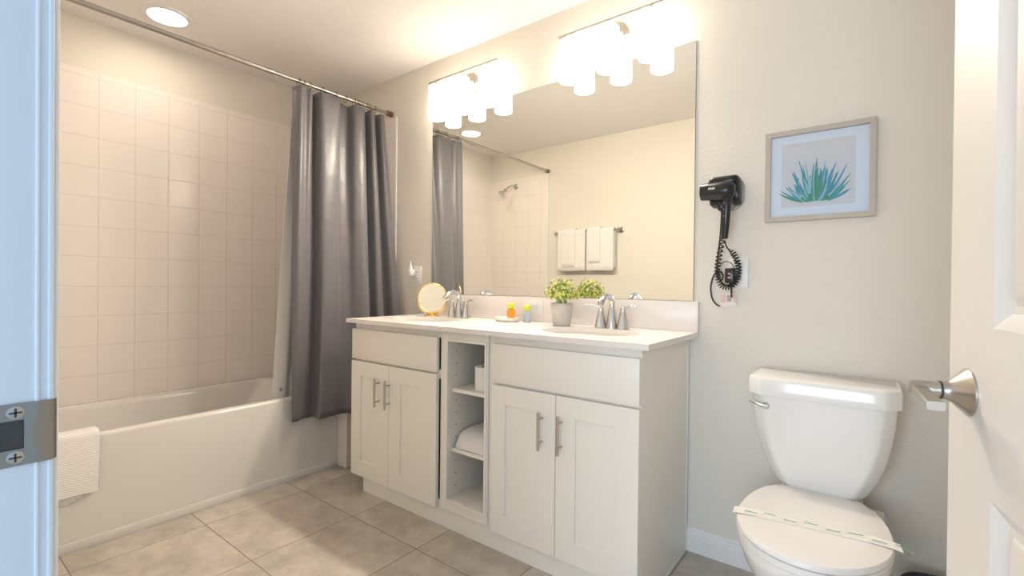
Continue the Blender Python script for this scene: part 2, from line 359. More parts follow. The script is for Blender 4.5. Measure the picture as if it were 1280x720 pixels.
# ------------------------------------------------------------------ bathtub
tx0, tx1, ty0, ty1, tz = XL+0.009, -1.967, YF+0.009, -0.385, 0.454
tub = thing('bathtub', 'white alcove bathtub with plain apron along the tiled wall', 'bathtub', (-2.32, -1.14, 0))
b = B(); R_ = rrect
rings = [R_(tx0, tx1, ty0, ty1, 0.0, 0.004), R_(tx0, tx1, ty0, ty1, tz-0.014, 0.004), R_(tx0+.002, tx1-.002, ty0+.002, ty1-.002, tz-0.005, 0.006), R_(tx0+.008, tx1-.008, ty0+.008, ty1-.008, tz, 0.01),
         R_(tx0+.045, tx1-.050, ty0+.06, ty1-.085, tz, 0.07), R_(tx0+.052, tx1-.058, ty0+.07, ty1-.095, tz-0.006, 0.07), R_(tx0+.06, tx1-.066, ty0+.08, ty1-.115, tz-0.03, 0.08),
         R_(tx0+.09, tx1-.085, ty0+.12, ty1-.25, tz-0.24, 0.09), R_(tx0+.12, tx1-.12, ty0+.16, ty1-.33, tz-0.32, 0.09), R_(tx0+.20, tx1-.20, ty0+.26, ty1-.45, tz-0.335, 0.05)]
loft(b, rings, False, True)
obj('tub_body', b, M_tub, tub, smooth=40)
obj('apron_kick', box(B(), tx1, tx1+0.006, ty0, ty1, 0, 0.040, 0.002), M_tub, tub)
obj('drain', lathe(B(), [(0.03, 0), (0.03, 0.003), (0.02, 0.005)], (-2.32, -1.55, 0.120), (0, 0, 1), 28), M_chrome, tub, label='chrome drain')
b = B(); lathe(b, [(0.035, 0), (0.035, 0.006), (0.028, 0.010)], (-2.32, ty0+0.108, 0.30), (0, 1, 0.12), 28)
obj('overflow_cover', b, M_chrome, tub, label='chrome overflow cover')

def draped(x0, x1, yb, zb, r, th, zf, zr, nx=14, wob=0.002, seed=0, axis='x', sgn=1, taper=0):
    """cloth folded over a bar along x (or y); front side faces +sgn of the cross axis; zf / zr bottom heights front and rear"""
    rnd = random.Random(seed); ph = rnd.random()*6
    cl = [(sgn*r, zf+(zb-zf)*k/8) for k in range(8)]+[(sgn*r*cos(a), zb+r*sin(a)) for a in [pi*k/10 for k in range(11)]]+[(-sgn*r, zb-(zb-zr)*k/8) for k in range(1, 9)]
    def off(i, d):
        p0 = Vector((*cl[max(i-1, 0)], 0)); p1 = Vector((*cl[min(i+1, len(cl)-1)], 0)); t = (p1-p0).normalized(); n_ = Vector((t.y, -t.x, 0))*sgn
        return Vector((*cl[i], 0))+n_*d
    out = [off(i, th/2) for i in range(len(cl))]; inn = [off(i, -th/2) for i in range(len(cl))]
    e0 = [cl[0][0], cl[0][1]-th*0.35]; e1 = [cl[-1][0], cl[-1][1]-th*0.35]
    prof = out+[Vector((*e1, 0))]+inn[::-1]+[Vector((*e0, 0))]
    rings = []
    for i in range(nx+1):
        t = i/nx; rr = []; ed = 0.15 if i in (0, nx) else 1
        mean = [Vector((*c, 0)) for c in cl]; mean = mean+[mean[-1]]+mean[::-1]+[mean[0]]
        for p, m_ in zip(prof, mean):
            q = m_+(p-m_)*(0.55 if i in (0, nx) else 1)
            low = max(0, min(1, (zb-q.y)/0.25)); w = wob*low*sin(t*9+ph)*1.0
            X = x0+(x1-x0)*t + taper*low*(t-0.5)
            if i == 0: X += th*0.2
            if i == nx: X -= th*0.2
            yy = yb+q.x+w*sgn; zz = q.y+0.0015*low*sin(t*7+ph*2)
            rr.append(Vector((X, yy, zz)) if axis == 'x' else Vector((yy, X, zz)))
        rings.append(rr)
    return rings
# bath mat over the tub rim: layered folded towel
mt = thing('bath_mat', 'folded white ridged bath mat hanging over the tub rim', 'bath mat', (-1.967, -1.64, 0.454))
lay = [(-1.80, -1.483, 0.010, 0.226), (-1.80, -1.530, 0.0, 0.219), (-1.80, -1.545, -0.0, 0.213), (-1.80, -1.568, 0.0, 0.206)]
def mat_layer(y0, y1, xf, zb_, zt, th, ztop):
    b = B(); prof = [(xf, zb_), (xf, ztop-0.02), (xf-0.004, ztop-0.006), (xf-0.014, ztop), (-1.975, ztop), (-2.018, ztop), (-2.030, ztop-0.006), (-2.040, ztop-0.03), (-2.048, zt)]
    P_ = [Vector((x, 0, z)) for x, z in prof]; o, i_ = [], []
    for k in range(len(P_)):
        t = (P_[min(k+1, len(P_)-1)]-P_[max(k-1, 0)]).normalized(); n_ = Vector((t.z, 0, -t.x)); n_ = -n_ if (k < 3 and n_.x < 0) else n_
        n_ = Vector((t.z, 0, -t.x)); o.append(P_[k]+n_*th/2); i_.append(P_[k]-n_*th/2)
    pr_ = o+i_[::-1]; rings = []
    for j in range(13):
        y = y0+(y1-y0)*j/12; low = lambda z: max(0, (0.42-z)/0.2)
        rings.append([Vector((p.x+0.0015*low(p.z)*sin(j*1.1), y+0.006*low(p.z)*(1 if j == 12 else 0)*-1, p.z+0.0015*low(p.z)*sin(j*0.9))) for p in pr_])
    return loft(b, rings)
b = mat_layer(-1.80, -1.483, tx1+0.019, 0.228, 0.34, 0.006, 0.474)
obj('top_fold', b, M_mat, mt, smooth=50)
b = mat_layer(-1.80, -1.530, tx1+0.0125, 0.216, 0.35, 0.0035, 0.4665)
bb = mat_layer(-1.80, -1.548, tx1+0.0085, 0.206, 0.36, 0.0035, 0.4625); merge(b, bb)
bb = mat_layer(-1.80, -1.566, tx1+0.0045, 0.197, 0.37, 0.0035, 0.4585); merge(b, bb)
obj('under_fold', b, M_towel, mt, smooth=50)

# ------------------------------------------------------------------ shower rod, curtain, liner, head
RX, RZ = -1.967, 2.1955
rod = thing('shower_rod', 'straight steel tension rod across the tub below the ceiling', 'shower rod', (RX, -0.95, RZ))
obj('rod_tube', cyl(B(), (RX, YF+0.03, RZ), (RX, -0.80, RZ), 0.0125, 24), M_rod, rod)
b = B(); lathe(b, [(0.0105, 0), (0.0105, 0.77)], (RX, -0.80, RZ), (0, 1, 0), 24); lathe(b, [(0.0135, 0), (0.0135, 0.025), (0.0108, 0.03)], (RX, -0.805, RZ), (0, 1, 0), 24)
obj('inner_tube', b, M_rod, rod)
obj('end_cap', lathe(B(), [(0.018, 0), (0.018, 0.012), (0.014, 0.016), (0.014, 0.022), (0.0175, 0.026), (0.0175, 0.036), (0.013, 0.040)], (RX, -0.010, RZ), (0, -1, 0), 24), M_bronze, rod, label='dark end cap')
obj('end_cap', lathe(B(), [(0.018, 0), (0.018, 0.012), (0.014, 0.016), (0.014, 0.022), (0.0175, 0.026), (0.0175, 0.036), (0.013, 0.040)], (RX, YF+0.010, RZ), (0, 1, 0), 24), M_bronze, rod, label='dark end cap')

def cloth(top, bot, ztop, zbot, nz=40, n=8, th=0.0, belly=0.0, ease=1.0):
    T_ = catmull([(x, y, 0) for x, y in top], n); Bt = catmull([(x, y, 0) for x, y in bot], n); rows_ = []
    for k in range(nz+1):
        t = k/nz; s = t**ease
        row = []
        for i in range(len(T_)):
            p = T_[i]*(1-s)+Bt[i]*s; zt = ztop(i/(len(T_)-1)); zb = zbot(i/(len(T_)-1))
            row.append(Vector((p.x+belly*sin(pi*t)+0.0015*sin(i*0.11+t*9), p.y+0.0015*sin(i*0.09+t*7), zt+(zb-zt)*t)))
        rows_.append(row)
    return rows_
ct = thing('shower_curtain', 'grey satin shower curtain gathered beside the vanity', 'shower curtain', (RX, -0.35, RZ))
top = [(-1.985, -.668), (-1.940, -.645), (-1.955, -.605), (-1.945, -.580), (-1.980, -.553), (-1.990, -.540), (-1.938, -.520), (-1.932, -.470), (-1.936, -.420), (-1.955, -.396), (-1.995, -.385), (-2.000, -.350), (-1.992, -.318),
       (-1.945, -.300), (-1.938, -.250), (-1.955, -.225), (-2.00, -.232), (-1.995, -.200), (-1.938, -.190), (-1.945, -.158), (-1.99, -.150), (-1.985, -.128), (-1.938, -.118), (-1.955, -.078)]
bot = [(-1.925, -.690), (-1.912, -.665), (-1.925, -.635), (-1.940, -.605), (-1.950, -.575), (-1.955, -.548), (-1.900, -.553), (-1.866, -.563), (-1.862, -.520), (-1.862, -.470), (-1.868, -.425), (-1.866, -.398), (-1.850, -.375),
       (-1.82, -.350), (-1.775, -.325), (-1.785, -.285), (-1.830, -.262), (-1.845, -.225), (-1.780, -.205), (-1.785, -.165), (-1.838, -.150), (-1.830, -.110), (-1.752, -.090), (-1.750, -.040)]
rows_ = cloth(top, bot, lambda u: RZ-0.028-0.004*(1+cos(u*60)), lambda u: 0.330+0.004*sin(u*20), 48, 8, ease=1.0)
b = B(); loft(b, rows_, False, False, closed=False)
cob = obj('curtain_fabric', b, M_curt, ct, smooth=60, recalc=False)
sm = cob.modifiers.new('thick', 'SOLIDIFY'); sm.thickness = 0.0015
for y in (-.640, -.612, -.578, -.500, -.415, -.350, -.292, -.262, -.236, -.200, -.178, -.140):
    b = B(); P = [(RX+cos(a)*0.0, y, 0) for a in (0,)]
    ring = [(RX+0.0185*cos(2*pi*k/20), y+0.002*sin(2*pi*k/20), RZ-0.006+0.0215*sin(2*pi*k/20)) for k in range(21)]
    tube(b, ring, 0.0018, 8); obj('curtain_ring', b, M_bronze, ct)
ln = thing('curtain_liner', 'white curtain liner hanging inside the bathtub behind the grey curtain', 'curtain liner', (-2.03, -0.5, RZ-0.03))
top = [(-1.999, -.655), (-2.005, -.62), (-2.001, -.58), (-2.02, -.54), (-2.01, -.50), (-2.02, -.46), (-2.01, -.42), (-2.025, -.38), (-2.02, -.33), (-2.02, -.28)]
bot = [(-2.062, -.735), (-2.050, -.705), (-2.045, -.672), (-2.062, -.64), (-2.055, -.61), (-2.07, -.58), (-2.058, -.55), (-2.075, -.53), (-2.065, -.515), (-2.075, -.50)]
b = B(); loft(b, cloth(top, bot, lambda u: RZ-0.035, lambda u: 0.395, 30, 8), False, False, closed=False)
lo = obj('liner_sheet', b, M_liner, ln, smooth=60, recalc=False)
sm = lo.modifiers.new('thick', 'SOLIDIFY'); sm.thickness = 0.0012
obj('hem_magnet', lathe(B(), [(0.009, 0), (0.009, 0.003), (0.005, 0.004)], (-2.042, -.690, 0.493), (0.6, -0.8, 0), 20), mat('magnet_grey', (0.25, 0.25, 0.3), 0.4), ln, label='small dark round hem weight')

sh = thing('wall_shower', 'chrome shower head on a short arm from the tiled end wall', 'shower head', (-2.36, YF, 2.09))
obj('escutcheon', lathe(B(), [(0.03, 0), (0.03, 0.004), (0.014, 0.012)], (-2.36, YF+0.008, 2.09), (0, 1, 0), 28), M_chrome, sh)
P = catmull([(-2.36, YF+0.012, 2.09), (-2.365, YF+0.06, 2.092), (-2.38, YF+0.10, 2.075), (-2.395, YF+0.13, 2.045)], 6)
obj('shower_arm', tube(B(), P, 0.010, 14), M_chrome, sh)
obj('spray_head', lathe(B(), [(0.012, 0), (0.018, 0.008), (0.018, 0.022), (0.013, 0.028), (0.016, 0.04), (0.036, 0.060), (0.040, 0.066), (0.040, 0.078), (0.034, 0.080)], (-2.393, YF+0.126, 2.050), (-0.35, 0.55, -0.76), 32), M_chrome, sh)

# ------------------------------------------------------------------ vanity: three cabinets, worktop, sinks
YC, YD = -0.50, -0.52
def shaker_door(cab, x0, x1, z0, z1, hx, ins=None):
    il, ir = ins; z_in0, z_in1 = 0.162, 0.605
    b = B(); box(b, x0, il, YD, YC, z0, z1, 0.0015); box(b, ir, x1, YD, YC, z0, z1, 0.0015)
    box(b, il-.001, ir+.001, YD+0.0002, YC, z0+.0003, z_in0, 0.001); box(b, il-.001, ir+.001, YD+0.0002, YC, z_in1, z1-.0003, 0.001)
    box(b, il-0.004, ir+0.004, YD+0.007, YC, z_in0-0.004, z_in1+0.004)
    d = obj('door', b, M_cab, cab, smooth=0)
    b = B(); yb = YD-0.030
    cyl(b, (hx, yb, 0.472), (hx, yb, 0.613), 0.0055, 16)
    cyl(b, (hx, YD, 0.498), (hx, yb, 0.498), 0.0042, 12); cyl(b, (hx, YD, 0.588), (hx, yb, 0.588), 0.0042, 12)
    obj('bar_handle', b, M_nickel, d, label='brushed nickel bar handle')
def carcass(cab, x0, x1, hollow=False):
    pass
# left and right sink cabinets
for (nm, lab, x0, x1, dx0, dx1, spl, in1, in2, h1, h2, side) in (
    ('vanity_cabinet', 'white two-door sink cabinet at the tub end of the vanity', -1.622, -0.964, -1.632, -0.989, -1.3225, (-1.550, -1.400), (-1.237, -1.085), -1.396, -1.315, 0),
    ('vanity_cabinet', 'white two-door sink cabinet at the toilet end of the vanity', -0.694, -0.040, -0.667, -0.040, -0.3595, (-0.595, -0.441), (-0.277, -0.122), -0.417, -0.333, 1)):
    cab = thing(nm, lab, 'cabinet', ((x0+x1)/2, -0.25, 0), group='sink cabinets of the vanity')
    b = B(); t_ = 0.016
    box(b, x0, x0+t_, YC, -0.003, 0.085, 0.8795, 0.001); box(b, x1-t_, x1, YC, -0.003, 0.0 if side else 0.085, 0.8795, 0.001)
    box(b, x0+t_, x1-t_, YC+0.018, -0.003, 0.085, 0.101); box(b, x0+t_, x1-t_, -0.009, -0.003, 0.101, 0.8795)
    # face frame
    box(b, x0+t_, x1-t_, YC, YC+0.018, 0.845, 0.8795); box(b, x0+t_, x1-t_, YC, YC+0.018, 0.66, 0.70); box(b, x0+t_, x1-t_, YC, YC+0.018, 0.085, 0.115)
    obj('carcass', b, M_cab, cab, smooth=0)
    k0 = -1.55 if not side else x0; k1 = x1 if not side else x1-t_
    obj('toe_board', box(B(), k0, k1, YC, -0.003, 0, 0.0845), M_cab, cab, smooth=0)
    obj('false_drawer_front', box(B(), dx0+0.003, dx1, YD, YC, 0.690, 0.847, 0.0018), M_cab, cab)
    shaker_door(cab, dx0, spl-0.0012, 0.081, 0.680, h1, in1); shaker_door(cab, spl+0.0012, dx1, 0.081, 0.680, h2, in2)
    if side:
        obj('scribe_strip', box(B(), x1, x1+0.004, -0.022, -0.003, 0, 0.8795, 0.001), M_trimw, cab)
        obj('shoe_strip', box(B(), x1, x1+0.005, YC, -0.022, 0, 0.007, 0.001), M_trimw, cab)
# open shelf cabinet between them
cab = thing('shelf_cabinet', 'narrow white open shelf cabinet between the two sink cabinets', 'cabinet', (-0.829, -0.25, 0))
x0, x1 = -0.9635, -0.6945; ox0, ox1 = -0.927, -0.713
b = B(); box(b, x0, ox0, YC+0.012, -0.003, 0.085, 0.8795); box(b, ox1, x1, YC+0.012, -0.003, 0.085, 0.8795); box(b, ox0, ox1, -0.018, -0.003, 0.085, 0.8795)
box(b, ox0, ox1, YC+0.012, -0.018, 0.085, 0.134); box(b, ox0, ox1, YC+0.012, -0.018, 0.84, 0.8795)
obj('carcass', b, M_cabin, cab, smooth=0)
obj('toe_board', box(B(), x0, x1, YC, -0.003, 0, 0.0845), M_cab, cab, smooth=0)
b = B(); yf = YC-0.008
box(b, x0, ox0, yf, YC+0.012, 0.085, 0.8795, 0.0012); box(b, ox1, x1, yf, YC+0.012, 0.085, 0.8795, 0.0012)
box(b, ox0, ox1, yf, YC+0.012, 0.085, 0.134, 0.0012); box(b, ox0, ox1, yf, YC+0.012, 0.834, 0.8795, 0.0012)
# raised bead around the opening
for (a0, a1, c0, c1) in ((ox0-0.011, ox0, 0.123, 0.845), (ox1, ox1+0.011, 0.123, 0.845), (ox0, ox1, 0.123, 0.134), (ox0, ox1, 0.834, 0.845)): box(b, a0, a1, yf-0.004, yf, c0, c1, 0.001)
obj('face_frame', b, M_cab, cab, smooth=0)
for z in (0.339, 0.606): obj('shelf', box(B(), ox0+0.001, ox1-0.001, YC+0.018, -0.019, z, z+0.016, 0.001), M_cabin, cab, smooth=0)
for z in [0.18+0.055*k for k in range(12)]:
    for y in (-0.455, -0.06):
        for xx, sx in ((ox0, 1), (ox1, -1)): obj('pin_hole', cyl(B(), (xx-0.0005*sx, y, z), (xx+0.0008*sx, y, z), 0.0028, 10), M_hole, cab, smooth=0)
# things on the shelves
t = thing('toilet_paper_roll', 'white toilet paper roll standing on the top open shelf', 'toilet paper', (-0.795, -0.40, 0.6225))
b = B(); n = 36; rs = [[], [], [], []]
for k in range(n):
    a = 2*pi*k/n; c_, s_ = cos(a), sin(a)
    for q, (r, z) in enumerate(((0.052, 0.6225), (0.052, 0.7235), (0.021, 0.7235), (0.021, 0.6225))): rs[q].append(Vector((-0.795+r*c_, -0.40+r*s_, z)))
loft(b, rs+[rs[0]], False, False); bmesh.ops.remove_doubles(b, verts=b.verts[:], dist=1e-5)
obj('paper', b, M_paper, t)
b = B(); lathe(b, [(0.0208, 0), (0.0208, 0.1)], (-0.795, -0.40, 0.623), (0, 0, 1), 28, cap0=False, cap1=False); obj('core', b, mat('cardboard', (0.18, 0.13, 0.09), 0.9), t)
# folded towel
b = B(); rings = []
for i in range(13):
    u = i/12; y = -0.476+0.38*u; e = (1-(abs(2*u-1))**6)**0.5 if 0 < u < 1 else 0.25
    rings.append([Vector((-0.821+0.099*(abs(cos(a))**0.45)*(1 if cos(a) > 0 else -1)*(0.85+0.15*e), y, 0.3555+0.040*e*(1+(abs(sin(a))**0.6)*(1 if sin(a) > 0 else -1))+0.003*sin(a*3))) for a in [2*pi*k/28 for k in range(28)]])
loft(b, rings)
setp(obj('folded_towel', b, M_towel, origin=(-0.82, -0.27, 0.3555), smooth=60), 'folded white towel lying on the lower open shelf', 'towel')

# worktop with two oval cut-outs
SK = [(-1.315, -0.285, 0.205, 0.155), (-0.352, -0.285, 0.205, 0.155)]
CX0, CX1, CY0, CY1, CZ0, CZ1 = -1.645, 0.0, -0.547, -0.0005, 0.880, 0.900
b = B()
def quad(a, b_, c, d): b.faces.new([b.verts.new(p) for p in (a, b_, c, d)])
cells = [(CX0, -0.834), (-0.834, CX1)]
for (cx0, cx1), (sx, sy, ra, rb) in zip(cells, SK):
    n = 72
    per, el = [], []
    for k in range(n):
        a = 2*pi*k/n+0.02; dx, dy = cos(a), sin(a)
        el.append((sx+ra*dx, sy+rb*dy))
        tx = ((cx1-sx)/dx if dx > 0 else (cx0-sx)/dx) if abs(dx) > 1e-9 else 1e9; ty_ = ((CY1-sy)/dy if dy > 0 else (CY0-sy)/dy) if abs(dy) > 1e-9 else 1e9
        t_ = min(tx, ty_); per.append((sx+dx*t_, sy+dy*t_))
    for k, crn in enumerate(((cx1, CY1), (cx0, CY1), (cx0, CY0), (cx1, CY0))):
        j = min(range(n), key=lambda q: (per[q][0]-crn[0])**2+(per[q][1]-crn[1])**2); per[j] = crn
    for z, fl in ((CZ1, 0), (CZ0, 1)):
        for k in range(n):
            j = (k+1) % n; q = [Vector((*el[k], z)), Vector((*per[k], z)), Vector((*per[j], z)), Vector((*el[j], z))]
            quad(*(q[::-1] if fl else q))
    for k in range(n):
        j = (k+1) % n
        quad(Vector((*el[k], CZ0)), Vector((*el[k], CZ1)), Vector((*el[j], CZ1)), Vector((*el[j], CZ0)))
        for a_, c_ in ((per[k], per[j]),):
            if not (abs(a_[0]+0.834) < 1e-6 and abs(c_[0]+0.834) < 1e-6):
                quad(Vector((*a_, CZ0)), Vector((*c_, CZ0)), Vector((*c_, CZ1)), Vector((*a_, CZ1)))
bmesh.ops.remove_doubles(b, verts=b.verts[:], dist=1e-5)
setp(obj('countertop', b, M_quartz, origin=(-0.822, -0.27, 0.88), smooth=30), 'white quartz vanity countertop with two oval sink openings', 'countertop')
setp(obj('backsplash', box(B(), CX0, CX1, -0.020, -0.0005, 0.9002, 1.0245, 0.0015), M_quartz, origin=(-0.822, -0.01, 0.9002)), 'low white quartz backsplash strip along the wall behind the faucets', 'backsplash')
for (sx, sy, ra, rb), lab in zip(SK, ('oval white undermount sink basin nearest the tub', 'oval white undermount sink basin nearest the toilet')):
    st = thing('sink_basin', lab, 'sink', (sx, sy, 0.88), group='sink basins in the vanity')
    b = B(); rings = []
    def er(s, z, oy=0): return [Vector((sx+(ra+s)*cos(2*pi*k/56), sy+oy+(rb+s)*sin(2*pi*k/56), z)) for k in range(56)]
    rings = [er(0.03, 0.8795), er(0.004, 0.8795), er(-0.001, 0.872), er(-0.008, 0.85), er(-0.03, 0.80), er(-0.07, 0.765), er(-0.12, 0.750), er(-0.135, 0.748)]
    outer = [er(-0.12, 0.738), er(-0.06, 0.748), er(-0.02, 0.79), er(0.004, 0.85), er(0.03, 0.870)]
    loft(b, rings, False, True); loft(b, outer, True, False)
    obj('basin', b, M_porc, st, smooth=50)
    obj('drain', lathe(B(), [(0.022, 0), (0.022, 0.002), (0.014, 0.004)], (sx, sy, 0.7485), (0, 0, 1), 24), M_chrome, st, label='chrome drain')

# faucets
def faucet(x, y, lab):
    t = thing('faucet', lab, 'faucet', (x, y, 0.9), group='chrome faucets on the vanity')
    b = B(); lathe(b, [(0.026, 0), (0.026, 0.004), (0.0255, 0.008), (0.021, 0.045), (0.0155, 0.080), (0.0130, 0.095)], (x, y, 0.9), (0, 0, 1), 28)
    P = catmull([(x, y, 0.985), (x, y, 1.012), (x, y-0.014, 1.033), (x, y-0.042, 1.041), (x, y-0.075, 1.035), (x, y-0.100, 1.018), (x, y-0.110, 1.003)], 6)
    tube(b, P, [0.0125+(0.0015*i/len(P)) for i in range(len(P))], 18)
    obj('spout', b, M_chrome, t, smooth=50)
    obj('lift_rod', tube(B(), [(x, y+0.02, 0.94), (x, y+0.032, 0.99)], 0.003, 10), M_chrome, t)
    for s in (-1, 1):
        hx = x+s*0.052
        b = B(); lathe(b, [(0.025, 0), (0.028, 0.004), (0.0265, 0.010), (0.0215, 0.038), (0.0145, 0.068), (0.0115, 0.078), (0.0125, 0.083), (0.0125, 0.090), (0.006, 0.096)], (hx, y, 0.9), (0, 0, 1), 28)
        h = obj('handle_body', b, M_chrome, t, smooth=50)
        P = catmull([(hx, y, 0.990), (hx+s*0.02, y-0.006, 0.994), (hx+s*0.045, y-0.014, 1.001), (hx+s*0.066, y-0.02, 0.998)], 5)
        b = B(); rings = []
        for i, p in enumerate(P):
            w = 0.0075+0.002*sin(i/len(P)*pi); hh = 0.0042
            rings.append([p+Vector((0, w*cos(a), hh*sin(a))) for a in [2*pi*k/12 for k in range(12)]])
        loft(b, rings); obj('lever', b, M_chrome, h, smooth=50)
faucet(-1.255, -0.098, 'chrome two-handle faucet behind the sink nearest the tub')
faucet(-0.337, -0.105, 'chrome two-handle faucet behind the sink nearest the toilet')

# wall mirror
mr = thing('wall_mirror', 'large frameless wall mirror above the vanity backsplash', 'mirror', (-0.80, 0, 1.026))
b = B(); box(b, -1.5775, -0.0225, -0.005, -0.0003, 1.026, 2.092); obj('glass_backing', b, M_mirredge, mr, smooth=0)
b = B(); q = [b.verts.new(p) for p in ((-1.576, -0.0056, 1.0275), (-0.024, -0.0056, 1.0275), (-0.024, -0.0056, 2.0905), (-1.576, -0.0056, 2.0905))]
b.faces.new(q); obj('silvered_face', b, M_mirror, mr, smooth=0)

# ------------------------------------------------------------------ vanity lights
def vanity_light(xc, zb, lab):
    YB = -0.075
    t = thing('vanity_light', lab, 'wall light', (xc, 0, zb), group='three-shade vanity lights')
    obj('bar', box(B(), xc-0.257, xc+0.257, YB-0.006, YB+0.006, zb-0.005, zb+0.005, 0.001), M_nickel, t)
    obj('backplate', lathe(B(), [(0.068, 0), (0.068, 0.006), (0.060, 0.014), (0.03, 0.018)], (xc, -0.0005, zb-0.048), (0, -1, 0), 40), M_nickel, t)
    b = B(); cyl(b, (xc, -0.015, zb-0.048), (xc, YB+0.01, zb-0.048), 0.007, 16)
    tube(b, catmull([(xc, YB+0.012, zb-0.048), (xc, YB+0.006, zb-0.035), (xc, YB+0.006, zb-0.004)], 5), 0.006, 12)
    box(b, xc-0.05, xc+0.05, -0.030, -0.020, zb-0.053, zb-0.043, 0.001)
    obj('arm', b, M_nickel, t)
    for k in (-1, 0, 1):
        x = xc+k*0.1935
        sk = obj('socket', lathe(B(), [(0.005, 0), (0.005, 0.018), (0.016, 0.022), (0.020, 0.026), (0.020, 0.034), (0.012, 0.036)], (x, YB, zb-0.004), (0, 0, -1), 20), M_nickel, t)
        b = B(); lathe(b, [(0.015, 0), (0.040, 0.001), (0.0455, 0.005), (0.0475, 0.012), (0.0485, 0.192), (0.0465, 0.1925), (0.0455, 0.012)], (x, YB, zb-0.030), (0, 0, -1), 32, cap1=False)
        obj('glass_shade', b, M_shade, t, smooth=50, label='glowing frosted glass cylinder shade')
        ld = bpy.data.lights.new('bulb_light', 'SPOT'); ld.energy = BULB_W; ld.color = LAMP_C; ld.spot_size = radians(165); ld.spot_blend = 1.0; ld.shadow_soft_size = 0.03
        lo_ = bpy.data.objects.new('bulb_light', ld); C.objects.link(lo_); lo_.parent = t
        lo_.location = Vector((x, YB, zb-0.226-0.035))-LOC[t.name]; lo_.rotation_euler = Vector((0, -0.8, -0.6)).to_track_quat('-Z', 'Y').to_euler()
vanity_light(-0.3835, 2.262, 'lit nickel bar light with three frosted shades at the toilet end')
vanity_light(-1.279, 2.268, 'lit nickel bar light with three frosted shades at the tub end')
cl = thing('ceiling_light', 'lit recessed round ceiling light above the bathtub', 'ceiling light', (-2.31, -1.15, ZC))
b = B(); n = 48; rs = []
for r, z in ((0.105, ZC), (0.103, ZC-0.006), (0.085, ZC-0.009), (0.078, ZC-0.004)): rs.append([Vector((-2.31+r*cos(2*pi*k/n), -1.15+r*sin(2*pi*k/n), z)) for k in range(n)])
loft(b, rs, False, False); obj('trim_ring', b, M_trimw, cl)
obj('lens', lathe(B(), [(0.080, 0), (0.078, 0.003), (0.05, 0.006)], (-2.31, -1.15, ZC-0.001), (0, 0, -1), 48), M_can, cl, label='glowing lens')

# ------------------------------------------------------------------ towel bar with four towels on the near wall
tb = thing('towel_bar', 'brushed metal towel bar on the painted near wall', 'towel bar', (-1.52, YF, 1.578))
YT = YF+0.062
obj('bar', cyl(B(), (-1.838, YT, 1.578), (-1.201, YT, 1.578), 0.008, 20), M_nickel, tb)
for x in (-1.838, -1.201):
    b = B(); lathe(b, [(0.025, 0), (0.025, 0.005), (0.012, 0.012), (0.010, 0.045), (0.015, 0.055), (0.015, 0.072), (0.008, 0.078)], (x, YF, 1.578), (0, 1, 0), 24); obj('bracket', b, M_nickel, tb)
for (nm, lab, x0, x1, r, th, zf, zr, sd) in (
    ('bath_towel', 'white bath towel on the towel bar nearest the tub', -1.808, -1.513, 0.018, 0.016, 1.226, 1.25, 1),
    ('bath_towel', 'white bath towel on the towel bar farthest from the tub', -1.504, -1.236, 0.018, 0.016, 1.226, 1.25, 2),
    ('hand_towel', 'narrow white hand towel over the bath towel nearest the tub', -1.752, -1.612, 0.033, 0.010, 1.262, 1.42, 3),
    ('hand_towel', 'narrow white hand towel over the bath towel farthest from the tub', -1.478, -1.360, 0.033, 0.010, 1.296, 1.42, 4)):
    b = B(); loft(b, draped(x0, x1, YT, 1.578, r, th, zf, zr, seed=sd, wob=0.0015))
    setp(obj(nm, b, M_towel, origin=((x0+x1)/2, YT, 1.578), smooth=60), lab, 'towel', 'towels on the towel bar')

# ------------------------------------------------------------------ things on the countertop
pp = thing('potted_plant', 'bushy green and yellow plant in a grey pot between the sinks', 'plant', (-0.572, -0.135, 0.9))
px, py = -0.572, -0.135
b = B(); lathe(b, [(0.0385, 0), (0.041, 0.002), (0.0505, 0.092), (0.0520, 0.094), (0.0520, 0.104), (0.0490, 0.104), (0.0480, 0.092)], (px, py, 0.9), (0, 0, 1), 36, cap1=False); obj('pot', b, M_galv, pp)
obj('moss', lathe(B(), [(0.047, 0), (0.044, 0.006), (0.02, 0.010)], (px, py, 0.985), (0, 0, 1), 24), M_soil, pp)
b = B(); rnd = random.Random(3)
for i in range(620):
    th = rnd.random()*2*pi; el = math.asin(rnd.uniform(-0.25, 1)); rr = rnd.uniform(0.45, 1)**0.5
    d = Vector((cos(th)*cos(el), sin(th)*cos(el), sin(el))); lump = 1+0.13*sin(th*5+el*4)
    p = Vector((px, py, 1.040))+Vector((d.x*0.077, d.y*0.077, d.z*0.078))*rr*lump
    if p.y > -0.035: p.y = -0.035-rnd.random()*0.01
    s = rnd.uniform(0.006, 0.0105); nrm = (d+Vector((rnd.uniform(-.7, .7), rnd.uniform(-.7, .7), rnd.uniform(-.4, .8)))).normalized(); u, v = frame_of(nrm)
    a = rnd.random()*6; e1 = u*cos(a)+v*sin(a); e2 = nrm.cross(e1)
    mi = 0 if rr < 0.80 else rnd.choice((0, 1, 1, 2, 2))
    if mi == 2:
        for q in range(4):
            an = q*pi/2; w1 = e1*cos(an)+e2*sin(an); w2 = nrm.cross(w1)
            f = b.faces.new([b.verts.new(c) for c in (p, p+w1*s*.5+w2*s*.3+nrm*s*.2, p+w1*s*.9, p+w1*s*.5-w2*s*.3+nrm*s*.2)]); f.material_index = 2
    else:
        f = b.faces.new([b.verts.new(c) for c in (p-e1*s, p+e2*s*.45+nrm*s*.15, p+e1*s, p-e2*s*.45+nrm*s*.15)]); f.material_index = mi
